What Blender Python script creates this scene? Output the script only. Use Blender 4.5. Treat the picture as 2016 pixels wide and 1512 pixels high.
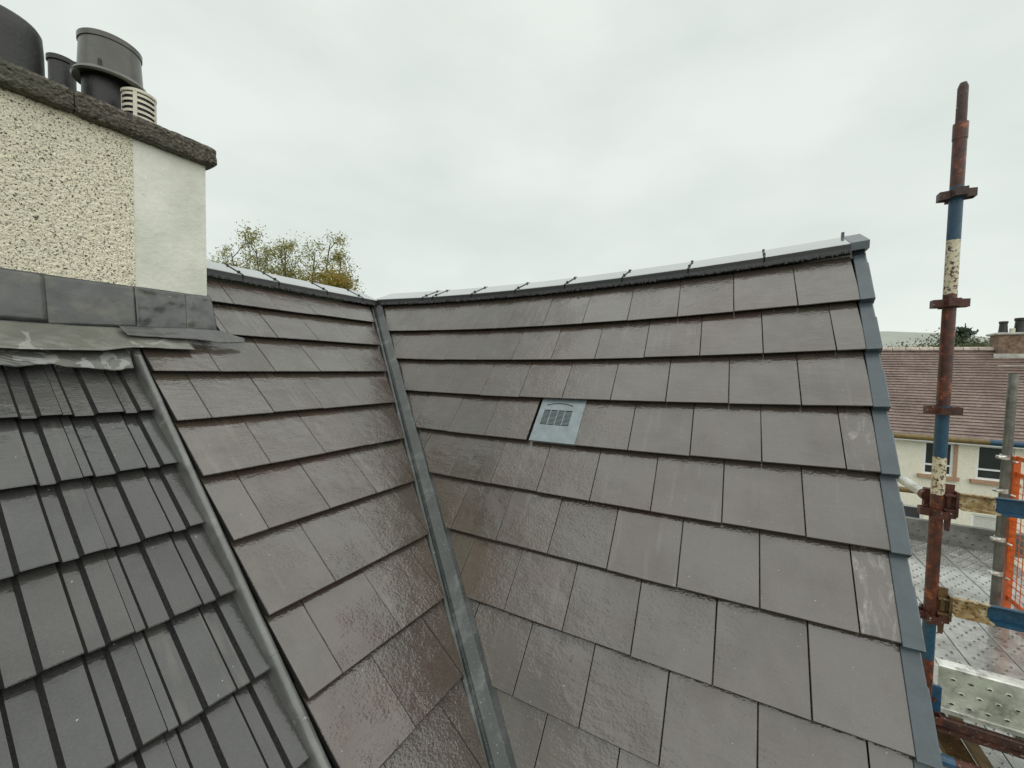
import bpy, math, random
from mathutils import Vector, Matrix, noise
random.seed(7)
R_=math.radians
for o in list(bpy.data.objects): bpy.data.objects.remove(o)
SC=bpy.context.scene; COL=SC.collection
H=6.8                                   # camera eye above the ground
def W(u,v,z): return Vector((u,-v,z+H)) # building axes (u away, v right, z from eye) to world
# ------------------------------------------------------------------ camera
cd=bpy.data.cameras.new('camera'); cam=bpy.data.objects.new('camera',cd); COL.objects.link(cam)
YAW,PIT,ROL=R_(29.4916),R_(2.3754),R_(1.0854)
c,s=math.cos(YAW),math.sin(YAW)
fw=Vector((c,s,0)); rt=Vector((s,-c,0)); up=Vector((0,0,1))
F=fw*math.cos(PIT)-up*math.sin(PIT); U=up*math.cos(PIT)+fw*math.sin(PIT)
RR=rt*math.cos(ROL)+U*math.sin(ROL); UU=U*math.cos(ROL)-rt*math.sin(ROL)
m=Matrix((RR,UU,-F)).transposed().to_4x4(); m.translation=Vector((0,0,H))
cam.matrix_world=m
cd.sensor_width=36; cd.sensor_fit='HORIZONTAL'; cd.lens=797.72/2016*36; cd.clip_start=.02; cd.clip_end=5000
SC.camera=cam
# ------------------------------------------------------------------ sky, sun, exposure
SUN_DIR=Vector((-.22,-.55,.80)).normalized()      # towards the bright part of the cloud (behind right)
w=bpy.data.worlds.new('World'); SC.world=w; w.use_nodes=True
nt=w.node_tree; nt.nodes.clear(); N=nt.nodes.new; K=nt.links.new
out=N('ShaderNodeOutputWorld'); bg=N('ShaderNodeBackground'); K(bg.outputs[0],out.inputs[0])
sky=N('ShaderNodeTexSky'); sky.sky_type='NISHITA'; sky.sun_disc=False
sky.sun_elevation=math.asin(SUN_DIR.z); sky.sun_rotation=math.atan2(SUN_DIR.x,SUN_DIR.y)
tc=N('ShaderNodeTexCoord'); mp=N('ShaderNodeMapping'); mp.inputs['Scale'].default_value=(1,1,2.2); K(tc.outputs['Generated'],mp.inputs[0])
nz=N('ShaderNodeTexNoise'); nz.inputs['Scale'].default_value=2.6; nz.inputs['Detail'].default_value=5; nz.inputs['Roughness'].default_value=.5; K(mp.outputs[0],nz.inputs['Vector'])
cr=N('ShaderNodeValToRGB'); cr.color_ramp.elements[0].position=.32; cr.color_ramp.elements[1].position=.62
cr.color_ramp.elements[0].color=(5.55,5.98,5.62,1); cr.color_ramp.elements[1].color=(6.35,6.75,6.35,1)
K(nz.outputs['Fac'],cr.inputs[0])
mx=N('ShaderNodeMixRGB'); mx.inputs[0].default_value=.94; K(sky.outputs[0],mx.inputs[1]); K(cr.outputs[0],mx.inputs[2])
K(mx.outputs[0],bg.inputs[0]); bg.inputs[1].default_value=.1
sd=bpy.data.lights.new('sun','SUN'); sd.energy=1.35; sd.angle=R_(120); sd.color=(1,.98,.94)
so=bpy.data.objects.new('sun',sd); COL.objects.link(so); so.rotation_euler=SUN_DIR.to_track_quat('Z','Y').to_euler(); so.location=(0,0,30)
vs=SC.view_settings; vs.view_transform='Standard'; vs.look='None'; vs.gamma=1; vs.exposure=.42; vs.use_curve_mapping=False
SC.render.engine='CYCLES'
# ------------------------------------------------------------------ materials
MATS={}
class Mt:
    def __init__(s,name):
        s.m=bpy.data.materials.new(name); s.m.use_nodes=True; s.t=s.m.node_tree; s.b=s.t.nodes['Principled BSDF']; MATS[name]=s.m
        s.tc=s.n('ShaderNodeTexCoord'); s.src=s.tc.outputs['Object']
    def n(s,k,**kw):
        x=s.t.nodes.new(k)
        for a,b in kw.items(): setattr(x,a,b)
        return x
    def l(s,a,b): s.t.links.new(a,b); return b
    def rnd(s):       # shift the pattern from object to object
        oi=s.n('ShaderNodeObjectInfo'); mu=s.n('ShaderNodeVectorMath',operation='SCALE'); s.l(oi.outputs['Random'],mu.inputs['Scale']); mu.inputs[0].default_value=(91,57,33)
        ad=s.n('ShaderNodeVectorMath',operation='ADD'); s.l(s.src,ad.inputs[0]); s.l(mu.outputs[0],ad.inputs[1]); s.src=ad.outputs[0]; s.oi=oi; return oi
    def noise(s,scale,detail=4,rough=.55,stretch=None,dist=0):
        v=s.src
        if stretch:
            mp=s.n('ShaderNodeMapping'); mp.inputs['Scale'].default_value=stretch; s.l(v,mp.inputs[0]); v=mp.outputs[0]
        x=s.n('ShaderNodeTexNoise'); s.l(v,x.inputs['Vector']); x.inputs['Scale'].default_value=scale; x.inputs['Detail'].default_value=detail; x.inputs['Roughness'].default_value=rough; x.inputs['Distortion'].default_value=dist
        return x.outputs['Fac']
    def vor(s,scale,feature='F1'):
        x=s.n('ShaderNodeTexVoronoi',feature=feature); s.l(s.src,x.inputs['Vector']); x.inputs['Scale'].default_value=scale; return x.outputs['Distance']
    def ramp(s,fac,stops,interp='LINEAR'):
        x=s.n('ShaderNodeValToRGB'); r=x.color_ramp; r.interpolation=interp
        while len(r.elements)<len(stops): r.elements.new(.5)
        for e,(p,cc) in zip(r.elements,stops):
            e.position=p; e.color=(*cc,1) if isinstance(cc,tuple) else (cc,cc,cc,1)
        s.l(fac,x.inputs[0]); return x.outputs[0]
    def mix(s,fac,a,b,mode='MIX'):
        x=s.n('ShaderNodeMixRGB',blend_type=mode)
        for i,q in enumerate((fac,a,b)):
            if isinstance(q,(int,float)): x.inputs[i].default_value=q if i==0 else (q,q,q,1)
            elif isinstance(q,tuple): x.inputs[i].default_value=(*q,1)
            else: s.l(q,x.inputs[i])
        return x.outputs[0]
    def math(s,op,a,b=0.):
        x=s.n('ShaderNodeMath',operation=op)
        for i,q in enumerate((a,b)):
            if isinstance(q,(int,float)): x.inputs[i].default_value=q
            else: s.l(q,x.inputs[i])
        return x.outputs[0]
    def col(s,q):
        if isinstance(q,tuple): s.b.inputs['Base Color'].default_value=(*q,1)
        else: s.l(q,s.b.inputs['Base Color'])
    def set(s,**kw):
        for k,q in kw.items():
            k=k.replace('_',' ').title() if k!='IOR' else k
            if k in('Coat Ior',): k='Coat IOR'
            i=s.b.inputs[k]
            if isinstance(q,(int,float)): i.default_value=q
            else: s.l(q,i)
    def bump(s,h,dist=.01,strength=1,coat=False,prev=None):
        x=s.n('ShaderNodeBump'); x.inputs['Distance'].default_value=dist; x.inputs['Strength'].default_value=strength; s.l(h,x.inputs['Height'])
        if prev: s.l(prev,x.inputs['Normal'])
        s.l(x.outputs[0],s.b.inputs['Coat Normal' if coat else 'Normal']); return x.outputs[0]
def plain(name,col,rough=.6,metal=0,var=.25,scale=20,bump=.002,coat=0,rnd=False,spec=.5):
    M=Mt(name)
    if rnd: M.rnd()
    f=M.noise(scale,5); a=tuple(x*(1-var) for x in col); b=tuple(min(1,x*(1+var)) for x in col)
    M.col(M.ramp(f,[(.3,a),(.7,b)])); M.set(roughness=rough,metallic=metal,coat_weight=coat,coat_roughness=.15)
    M.b.inputs['Specular IOR Level'].default_value=spec
    if bump: M.bump(M.noise(scale*4,4),bump)
    return M
def wet_tile(name,c1,c2,c3,stain=False,wet=1.,ior=1.76):
    M=Mt(name); oi=M.rnd()
    g=M.ramp(M.noise(3.2,4,.6),[(.3,c1),(.5,c2),(.72,c3)])
    tint=M.ramp(oi.outputs['Random'],[(0,.90),(.5,1.),(1,1.09)])
    g=M.mix(1,g,tint,'MULTIPLY')
    warm=M.ramp(M.math('FRACT',M.math('MULTIPLY',oi.outputs['Random'],7.3)),[(0,(1.05,.985,.96)),(.5,(1,1,1)),(1,(.98,1.01,1.0))])
    g=M.mix(1,g,warm,'MULTIPLY')
    ge=M.n('ShaderNodeNewGeometry'); keep=M.src; M.src=ge.outputs['Position']
    big=M.noise(2.3,4,.6); M.src=keep
    if 'brown' in name: g=M.mix(1,g,M.ramp(big,[(.32,(1.10,.95,.93)),(.5,(1,1,1)),(.66,(1.06,1.13,1.05))]),'MULTIPLY')
    run=M.noise(30,3,.5,(1,.06,1)); rm=M.ramp(M.math('FRACT',M.math('MULTIPLY',oi.outputs['Random'],13.7)),[(.45,0.),(1.,1.)])
    g=M.mix(M.math('MULTIPLY',M.ramp(run,[(.56,0.),(.70,.45)]),rm),g,(.15,.135,.11))
    fine=M.noise(160,3,.6); g=M.mix(M.ramp(fine,[(.42,.0),(.8,.22)]),g,(.15,.13,.115))
    # streaks of rain water and dust running down the slope (local y)
    st=M.noise(14,4,.6,(3,.35,1)); g=M.mix(M.ramp(st,[(.5,.0),(.75,.3)]),g,tuple(x*1.55 for x in c2))
    sp=M.noise(85,2,.5); g=M.mix(M.ramp(sp,[(.765,0.),(.785,.8)]),g,(.5,.5,.47))
    if stain:
        sn=M.noise(9,6,.7,(1.6,.55,1),dist=1.4); g=M.mix(M.ramp(sn,[(.52,0.),(.60,.2),(.72,.8)]),g,(.42,.39,.33))
    M.col(g)
    ro=M.ramp(M.noise(5,3),[(.3,.20),(.7,.34)]); M.set(roughness=ro)
    M.set(coat_weight=M.ramp(M.noise(4,3,.6),[(.3,.75),(.55,1.)]),coat_roughness=.045,coat_ior=ior); M.b.inputs['Specular IOR Level'].default_value=.3
    a=M.noise(26,5,.6,(.55,1.9,1)); b=M.noise(120,3,.55); h=M.math('ADD',a,M.math('MULTIPLY',b,.25))
    M.bump(h,.0035,1)
    ripple=M.math('ADD',M.noise(75,2,.5,(1,1.25,1)),M.math('MULTIPLY',M.noise(20,3,.5,(.6,1.5,1)),1.2))
    amp=M.ramp(M.noise(2.6,3,.6),[(.38,.12),(.64,1.)])
    M.bump(M.math('MULTIPLY',M.math('ADD',ripple,M.math('MULTIPLY',a,.4)),amp),.0033*wet,1,coat=True)
    return M
wet_tile('brown_tile',(.053,.037,.030),(.058,.044,.035),(.060,.051,.040))
wet_tile('brown_tile_stained',(.053,.038,.031),(.058,.045,.036),(.060,.051,.041),stain=True)
wet_tile('grey_tile',(.027,.028,.027),(.036,.037,.036),(.046,.046,.045),wet=.5,ior=1.5)
plain('grey_tile_riser',(.02,.02,.02),.85,var=.5,scale=160,bump=.003,rnd=True,spec=.2)  # darker and rougher than the tile face, for the riser faces
plain('tile_edge_shade',(.013,.0125,.012),.75,var=.3,scale=40,bump=.001)  # deep shade on tile fronts and sides, put into the colour
plain('felt',(.012,.012,.013),.8,var=.3)
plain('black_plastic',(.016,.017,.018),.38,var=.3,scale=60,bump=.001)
_m=plain('ridge_tile_grey',(.15,.155,.158),.08,var=.2,scale=14,bump=0,coat=1,rnd=True); _m.b.inputs['Coat IOR'].default_value=1.55; _m.b.inputs['Coat Roughness'].default_value=.05; _m.bump(_m.noise(50,3),.0006)
plain('verge_plastic',(.056,.075,.088),.42,var=.16,scale=18,bump=.0012,coat=.25,rnd=True)
plain('vent_plastic',(.18,.222,.235),.35,var=.2,scale=16,bump=.001,coat=.5)
plain('pot_black',(.016,.016,.016),.45,var=.35,scale=14,bump=.002)
plain('pot_grey',(.062,.058,.048),.42,var=.3,scale=12,bump=.002,coat=.4)
plain('vent_cream',(.6,.56,.46),.5,var=.12)
def mk_valley():
    M=Mt('valley_grp'); g=M.ramp(M.noise(9,5,.65,(.3,1,1)),[(.3,(.020,.025,.023)),(.55,(.036,.042,.040)),(.75,(.12,.13,.125))])
    sp=M.noise(110,2); g=M.mix(M.ramp(sp,[(.68,0.),(.74,.6)]),g,(.4,.42,.4)); M.col(g)
    M.set(roughness=.45,coat_weight=.3,coat_roughness=.2); M.bump(M.noise(60,4),.002)
mk_valley()
def mk_lead(name,d,lite,thr,wet=.6):
    M=Mt(name); g=M.ramp(M.noise(4.5,6,.62,dist=.8),[(.3,tuple(x*.7 for x in d)),(.5,d),(.7,tuple(x*1.5 for x in d))])
    wp=M.noise(6.5,5,.6,dist=1.2); g=M.mix(M.ramp(wp,[(thr,0.),(thr+.02,.85)]),g,lite)
    moss=M.noise(11,5); g=M.mix(M.ramp(moss,[(.55,0.),(.75,.45)]),g,(.17,.165,.10)); M.col(g)
    M.set(roughness=M.ramp(M.noise(7,4),[(.3,.28),(.7,.55)]),metallic=.15,coat_weight=wet,coat_roughness=.15); M.bump(M.noise(18,5,.6),.005)
mk_lead('lead_dark',(.058,.059,.058),(.2,.2,.19),.70)
mk_lead('lead_old',(.135,.135,.115),(.27,.27,.245),.60)
mk_lead('lead_patch',(.095,.096,.086),(.25,.25,.245),.58)
mk_lead('lead_strip',(.115,.117,.112),(.26,.26,.25),.66)
def mk_rough(name,hi,lo,scale=1.,deep=.95):
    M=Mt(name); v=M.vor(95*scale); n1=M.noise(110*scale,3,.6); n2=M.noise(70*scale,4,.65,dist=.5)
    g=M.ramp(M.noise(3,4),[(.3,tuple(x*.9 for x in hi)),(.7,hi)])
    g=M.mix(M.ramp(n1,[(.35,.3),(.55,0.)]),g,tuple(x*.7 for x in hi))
    pit_shade=M.ramp(n2,[(.41,deep),(.44,0.)]); g=M.mix(pit_shade,g,lo); M.col(g); M.set(roughness=.85)  # shade inside the pits painted dark, following the bump noise
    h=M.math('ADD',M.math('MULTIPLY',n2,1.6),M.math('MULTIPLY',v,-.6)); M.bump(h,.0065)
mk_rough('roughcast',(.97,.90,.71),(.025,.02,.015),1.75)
mk_rough('roughcast_far',(.88,.84,.70),(.42,.37,.28),.4,.4)
def mk_render():
    M=Mt('smooth_render'); g=M.ramp(M.noise(3.5,5,.6,(1,1,.7)),[(.3,(.58,.585,.51)),(.5,(.69,.69,.605)),(.7,(.80,.795,.72))])
    g=M.mix(M.ramp(M.noise(30,5,.7),[(.62,0.),(.8,.5)]),g,(.36,.37,.31)); M.col(g); M.set(roughness=.7); M.bump(M.noise(13,6,.65),.009)
mk_render()
def mk_cope():
    M=Mt('cope_concrete'); v=M.vor(75); g=M.ramp(M.noise(60,5,.7),[(.36,(.014,.010,.007)),(.5,(.060,.046,.030)),(.66,(.20,.165,.115))])
    g=M.mix(M.ramp(M.noise(5,4),[(.45,0.),(.7,.6)]),g,(.06,.062,.035)); M.col(g); M.set(roughness=.8,coat_weight=.25); M.bump(M.math('ADD',M.noise(60,4,.7),v),.012)
mk_cope()
def mk_rust(name,d=(.060,.013,.007)):
    M=Mt(name); g=M.ramp(M.noise(18,6,.7),[(.3,tuple(x*.45 for x in d)),(.5,d),(.68,(d[0]*1.8,d[1]*1.9,d[2]*1.6))])
    g=M.mix(M.ramp(M.noise(34,5,.7),[(.66,0.),(.72,.8)]),g,(.33,.10,.03)); g=M.mix(M.ramp(M.noise(70,3),[(.66,0.),(.69,.8)]),g,(.42,.36,.28)); M.col(g)
    M.set(roughness=.6,coat_weight=.12,coat_roughness=.2); M.bump(M.noise(50,5,.7),.004); return M
mk_rust('rust'); mk_rust('rust_dark',(.045,.016,.01)); mk_rust('rust_brown',(.085,.045,.014))
def banded(name,axis,stops):
    """paint bands along one world axis, flaking to rust"""
    M=Mt(name); sp=M.n('ShaderNodeSeparateXYZ'); ge=M.n('ShaderNodeNewGeometry'); M.l(ge.outputs['Position'],sp.inputs[0])
    x=sp.outputs[axis]; lo,hi=stops[0][0],stops[-1][0]
    wob=M.math('MULTIPLY',M.math('SUBTRACT',M.noise(30,3),.5),.03)
    fac=M.math('DIVIDE',M.math('SUBTRACT',M.math('ADD',x,wob),lo),hi-lo)
    rust=M.ramp(M.noise(22,6,.7),[(.32,(.012,.004,.002)),(.45,(.050,.010,.004)),(.57,(.105,.020,.006)),(.68,(.34,.10,.025))])
    blue=M.ramp(M.noise(40,4),[(.3,(.003,.034,.075)),(.7,(.008,.064,.12))])
    cream=M.ramp(M.noise(30,4),[(.3,(.45,.39,.25)),(.7,(.66,.61,.47))])
    gold=M.ramp(M.noise(30,5),[(.3,(.17,.10,.03)),(.5,(.33,.24,.10)),(.68,(.52,.46,.32))])
    cols=[]
    def sel(kind): return M.ramp(fac,[((p-lo)/(hi-lo),1. if k==kind else 0.) for p,k in stops],'CONSTANT')
    g=rust
    kinds={k for p,k in stops}
    if 'blue' in kinds: g=M.mix(M.math('MULTIPLY',sel('blue'),M.ramp(M.noise(55,5,.7),[(.33,0.),(.38,1.)])),g,blue)
    if 'cream' in kinds: g=M.mix(M.math('MULTIPLY',sel('cream'),M.ramp(M.noise(75,5,.65),[(.43,0.),(.47,1.)])),g,cream)
    if 'gold' in kinds: g=M.mix(M.math('MULTIPLY',sel('gold'),M.ramp(M.noise(70,5,.7),[(.40,0.),(.47,1.)])),g,gold)
    if 'mustard' in kinds: g=M.mix(sel('mustard'),g,M.ramp(M.noise(25,5),[(.3,(.10,.062,.012)),(.7,(.20,.135,.03))]))
    M.col(g); M.set(roughness=.5,coat_weight=.15,coat_roughness=.2); M.bump(M.noise(60,5,.7),.003)
banded('standard_paint',2,[(H-7,'rust'),(H-1.40,'blue'),(H-1.17,'rust'),(H-.60,'cream'),(H-.40,'blue'),(H-.165,'rust'),(H+.37,'cream'),(H+.60,'blue'),(H+.84,'rust'),(H+2,'rust')])
banded('transom_paint',1,[(-3,'blue'),(-1.035,'gold'),(-.5,'gold')])
banded('rail_paint',1,[(-4,'blue'),(-2.08,'mustard'),(-.5,'mustard')])
def mk_galv(name,d,wet=.3,rough=.38,metal=.75):
    M=Mt(name); M.rnd(); g=M.ramp(M.noise(7,6,.65),[(.3,tuple(x*.6 for x in d)),(.5,d),(.7,tuple(min(1,x*1.5) for x in d))])
    g=M.mix(M.ramp(M.noise(16,5),[(.54,0.),(.66,.6)]),g,(.10,.09,.075)); M.col(g)
    M.set(metallic=metal,roughness=M.ramp(M.noise(9,4),[(.35,rough*.5),(.65,rough*1.25)]),coat_weight=wet,coat_roughness=.1); M.bump(M.noise(30,4),.003)
mk_galv('galv',(.34,.345,.33)); mk_galv('galv_bright',(.66,.66,.62),.2,.4,.6); mk_galv('galv_tube',(.145,.145,.13),.3,.45,.4); mk_galv('deck_steel',(.36,.36,.335),1.,.22,.35)
plain('hole_dark',(.03,.03,.03),.6)
plain('orange_paint',(.62,.115,.015),.4,var=.25,scale=30,coat=.4)
plain('timber',(.30,.22,.13),.6,var=.35,scale=9)
plain('white_upvc',(.8,.8,.8),.35,var=.04,scale=8,bump=0)
plain('glass_dark',(.03,.033,.036),.06,var=.3,scale=2,bump=0,spec=.7)
plain('sandstone',(.40,.25,.16),.8,var=.2)
plain('blind',(.55,.55,.5),.7,var=.15)
def mk_far_roof():
    M=Mt('far_roof_tile'); mp=M.n('ShaderNodeMapping'); mp.inputs['Scale'].default_value=(1,1,1); M.l(M.src,mp.inputs[0])
    f=M.noise(1.2,5,.65); g=M.ramp(f,[(.3,(.125,.082,.068)),(.5,(.18,.125,.105)),(.72,(.25,.185,.16))])
    b=M.noise(9,2,.5,(1,1,2.5)); g=M.mix(1,g,M.ramp(b,[(.3,.72),(.7,1.25)]),'MULTIPLY'); M.col(g); M.set(roughness=.6,coat_weight=.3,coat_roughness=.3); M.bump(M.noise(20,3),.01)
mk_far_roof()
plain('far_ridge',(.42,.34,.29),.6,var=.3,scale=4)
plain('far_brick',(.20,.13,.09),.8,var=.5,scale=9)
plain('far_cement',(.42,.41,.37),.8,var=.3,scale=4)
plain('bark',(.07,.055,.04),.9,var=.3)
def mk_leaf(name,a,b):
    M=Mt(name); ge=M.n('ShaderNodeNewGeometry'); M.col(M.ramp(ge.outputs['Random Per Island'],[(0,a),(1,b)])); M.set(roughness=.6)
    tr=M.n('ShaderNodeBsdfTranslucent'); M.l(M.b.inputs['Base Color'].links[0].from_socket,tr.inputs[0]); mxs=M.n('ShaderNodeMixShader'); mxs.inputs[0].default_value=.45
    o=[q for q in M.t.nodes if q.type=='OUTPUT_MATERIAL'][0]; M.l(M.b.outputs[0],mxs.inputs[1]); M.l(tr.outputs[0],mxs.inputs[2]); M.l(mxs.outputs[0],o.inputs[0])
mk_leaf('leaf_birch',(.16,.185,.05),(.44,.40,.13)); mk_leaf('leaf_yellow',(.16,.14,.025),(.40,.29,.06)); mk_leaf('leaf_conifer',(.05,.075,.05),(.12,.15,.10)); mk_leaf('leaf_hedge',(.06,.085,.03),(.14,.15,.06))
def mk_ground():
    M=Mt('ground_grass'); M.col(M.ramp(M.noise(.15,6),[(.35,(.05,.075,.03)),(.6,(.09,.11,.05)),(.75,(.06,.06,.055))])); M.set(roughness=.9)
    M=Mt('hazy_hill_grass'); M.col(M.ramp(M.noise(.02,6),[(.35,(.24,.255,.225)),(.6,(.33,.345,.30)),(.8,(.26,.275,.25))])); M.set(roughness=.95)  # distance haze mixed into the pale hill colour
    M=Mt('tarmac'); M.col(M.ramp(M.noise(20,6),[(.35,(.045,.045,.047)),(.7,(.07,.07,.07))])); M.set(roughness=.5,coat_weight=.4)
mk_ground()
# ------------------------------------------------------------------ object helpers
IDENT=Matrix.Identity(4)
def me(name,v,f,mats,smooth=False,mi=None):
    x=bpy.data.meshes.new(name); x.from_pydata([tuple(q) for q in v],[],f)
    for mname in ([mats] if isinstance(mats,str) else mats): x.materials.append(MATS[mname])
    if mi: x.polygons.foreach_set('material_index',mi)
    if smooth: x.polygons.foreach_set('use_smooth',[True]*len(f))
    x.update(); return x
def ob(name,mesh,parent=None,kind=None):
    o=bpy.data.objects.new(name,mesh); COL.objects.link(o)
    if parent:
        o.parent=parent; o.matrix_parent_inverse=Matrix.Translation(parent.location).inverted() if parent.type=='EMPTY' else IDENT
    if kind: o['kind']=kind
    return o
def tag(o,label,cat,group=None):
    o['label']=label; o['category']=cat
    if group: o['group']=group
    return o
def thing(name,loc,label,cat,group=None):
    o=bpy.data.objects.new(name,None); COL.objects.link(o); o.location=loc; o.empty_display_size=.2
    return tag(o,label,cat,group)
class MB:
    def __init__(s): s.v=[]; s.f=[]; s.mi=[]
    def add(s,v,f,mi=0):
        n=len(s.v); s.v+=[Vector(q) for q in v]; s.f+=[tuple(i+n for i in q) for q in f]; s.mi+=[mi]*len(f); return s
    def box(s,c,size,rot=None,mi=0,bev=0):
        x,y,z=[q/2 for q in size]; c=Vector(c)
        if bev:
            b=bev; v=[]
            for zz,i in((-z,b),(-z+b,0),(z-b,0),(z,b)):
                v+=[(-x+i,-y+i,zz),(x-i,-y+i,zz),(x-i,y-i,zz),(-x+i,y-i,zz)]
            f=[(3,2,1,0),(12,13,14,15)]+[(k*4+j,k*4+(j+1)%4,k*4+4+(j+1)%4,k*4+4+j) for k in range(3) for j in range(4)]
        else:
            v=[(-x,-y,-z),(x,-y,-z),(x,y,-z),(-x,y,-z),(-x,-y,z),(x,-y,z),(x,y,z),(-x,y,z)]
            f=[(3,2,1,0),(4,5,6,7),(0,1,5,4),(1,2,6,5),(2,3,7,6),(3,0,4,7)]
        v=[(rot@Vector(q) if rot else Vector(q))+c for q in v]; return s.add(v,f,mi)
    def tube(s,a,b,r,r2=None,n=16,cap=True,mi=0,inner=None):
        a=Vector(a); b=Vector(b); r2=r if r2 is None else r2; d=(b-a).normalized(); q=d.to_track_quat('Z','Y').to_matrix()
        v=[a+q@Vector((math.cos(t)*r,math.sin(t)*r,0)) for t in [k*2*math.pi/n for k in range(n)]]+[b+q@Vector((math.cos(t)*r2,math.sin(t)*r2,0)) for t in [k*2*math.pi/n for k in range(n)]]
        f=[(k,(k+1)%n,n+(k+1)%n,n+k) for k in range(n)]
        if cap: f+=[tuple(range(n))[::-1],tuple(range(n,2*n))]
        return s.add(v,f,mi)
    def lathe(s,c,prof,n=32,mi=0):
        c=Vector(c); v=[]
        for r,z in prof: v+=[c+Vector((r*math.cos(t),r*math.sin(t),z)) for t in [k*2*math.pi/n for k in range(n)]]
        f=[(i*n+k,i*n+(k+1)%n,(i+1)*n+(k+1)%n,(i+1)*n+k) for i in range(len(prof)-1) for k in range(n)]
        return s.add(v,f,mi)
    def loft(s,sections,closed=True,cap=True,mi=0):
        n=len(sections[0]); v=[q for sec in sections for q in sec]; f=[]
        for i in range(len(sections)-1):
            for k in range(n if closed else n-1): f.append((i*n+k,i*n+(k+1)%n,(i+1)*n+(k+1)%n,(i+1)*n+k))
        if closed and cap: f+=[tuple(range(n))[::-1],tuple(range((len(sections)-1)*n,len(sections)*n))]
        return s.add(v,f,mi)
    def build(s,name,mats,parent=None,smooth=False,kind=None):
        o=ob(name,me(name,s.v,s.f,mats,smooth,s.mi),parent,kind); return o
def autosmooth(o,ang=40):
    mesh=o.data; mesh.polygons.foreach_set('use_smooth',[True]*len(mesh.polygons)); mesh.set_sharp_from_angle(angle=R_(ang)); return o
# ------------------------------------------------------------------ ground and far land
g=MB(); n=48; g.v=[Vector((0,0,0))]; rings=[12,40,120,400,1500]
for r in rings: g.v+=[Vector((math.cos(t*2*math.pi/n)*r,math.sin(t*2*math.pi/n)*r,0)) for t in range(n)]
g.f=[(0,1+k,1+(k+1)%n) for k in range(n)]+[(1+i*n+k,1+(i+1)*n+k,1+(i+1)*n+(k+1)%n,1+i*n+(k+1)%n) for i in range(len(rings)-1) for k in range(n)]; g.mi=[0]*len(g.f)
g.build('ground','ground_grass',kind='structure')
g=MB(); g.add([W(14,-40,-H+.012),W(18.5,-40,-H+.012),W(18.5,60,-H+.012),W(14,60,-H+.012)],[(0,1,2,3)]); g.build('road','tarmac',kind='structure')
def hill():
    v=[];f=[]; nu,nv=70,14
    for i in range(nu):
        a=R_(-75+160*i/(nu-1))          # angle from +u towards +v
        for j in range(nv):
            r=260+14*j; t=j/(nv-1)
            hgt=(math.sin(t*math.pi*.5))*(33+6*noise.noise((a*4,1.3,0))+5*noise.noise((a*11,3,j*.2))+8*math.exp(-((a-R_(13))/.10)**2))
            v.append(W(r*math.cos(a),r*math.sin(a),-H-.5+hgt))
    for i in range(nu-1):
        for j in range(nv-1): f.append((i*nv+j,(i+1)*nv+j,(i+1)*nv+j+1,i*nv+j+1))
    ob('hill',me('hill',v,f,'hazy_hill_grass',True),kind='structure')
hill()
# ------------------------------------------------------------------ roof geometry of the near house
J=Vector((2.7921,-3.0696,.5297)); TR,TL=.97500,.75170
cR,sR,cL,sL=math.cos(TR),math.sin(TR),math.cos(TL),math.sin(TL)
def PR(al,sl,n=0):      # right slope: along v, down the slope, out of the plane
    sag=(.0161-.0072*sl)*(al-1.2)**2
    return Vector((J.x-sl*cR-n*sR, J.y+al, J.z-sl*sR+sag+n*cR))
def PL(al,sl,n=0):
    return Vector((J.x+al, J.y+sl*cL+n*sL, J.z-sl*sL+.0042*(al+1)**2+n*cL))
WR=lambda a,b,n=0: W(*PR(a,b,n)); WL=lambda a,b,n=0: W(*PL(a,b,n))
def frame(fn,al,sl):
    o=fn(al,sl); ex=(fn(al+.05,sl)-fn(al-.05,sl)).normalized(); ey=(fn(al,sl-.05)-fn(al,sl+.05)).normalized(); ez=ex.cross(ey).normalized(); ey=ez.cross(ex)
    m=Matrix((ex,ey,ez)).transposed().to_4x4(); m.translation=o; return m
def clip(poly,a,b,c0):      # keep a*x+b*y<=c0
    out=[]
    for i in range(len(poly)):
        p,q=poly[i],poly[(i+1)%len(poly)]; dp=a*p[0]+b*p[1]-c0; dq=a*q[0]+b*q[1]-c0
        if dp<=0: out.append(p)
        if dp*dq<0:
            t=dp/(dp-dq); out.append((p[0]+t*(q[0]-p[0]),p[1]+t*(q[1]-p[1])))
    return out
TT=.028
def tile_mesh(poly,g,mat,t=TT,b=.0025):
    n=len(poly); slope=(t+.004)/g
    cx=sum(p[0] for p in poly)/n; cy=sum(p[1] for p in poly)/n
    def inset(p):
        dx,dy=cx-p[0],cy-p[1]; L=max(1e-6,math.hypot(dx,dy)); k=min(b*1.4/L,.4); return (p[0]+dx*k,p[1]+dy*k)
    top=[(*inset(p),-slope*p[1]) for p in poly]; ed=[(p[0],p[1],-slope*p[1]-b) for p in poly]; bo=[(p[0],p[1]+(.018 if p[1]<.001 else 0),-slope*p[1]-t) for p in poly]
    v=top+ed+bo; f=[tuple(range(n))]+[(k,n+k,n+(k+1)%n,(k+1)%n) for k in range(n)]+[(n+k,2*n+k,2*n+(k+1)%n,n+(k+1)%n) for k in range(n)]+[tuple(range(2*n,3*n))[::-1]]
    return me('tile',v,f,[mat,'tile_edge_shade'],mi=[0]*(1+n)+[1]*(n+1))
CACHE={}
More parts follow.
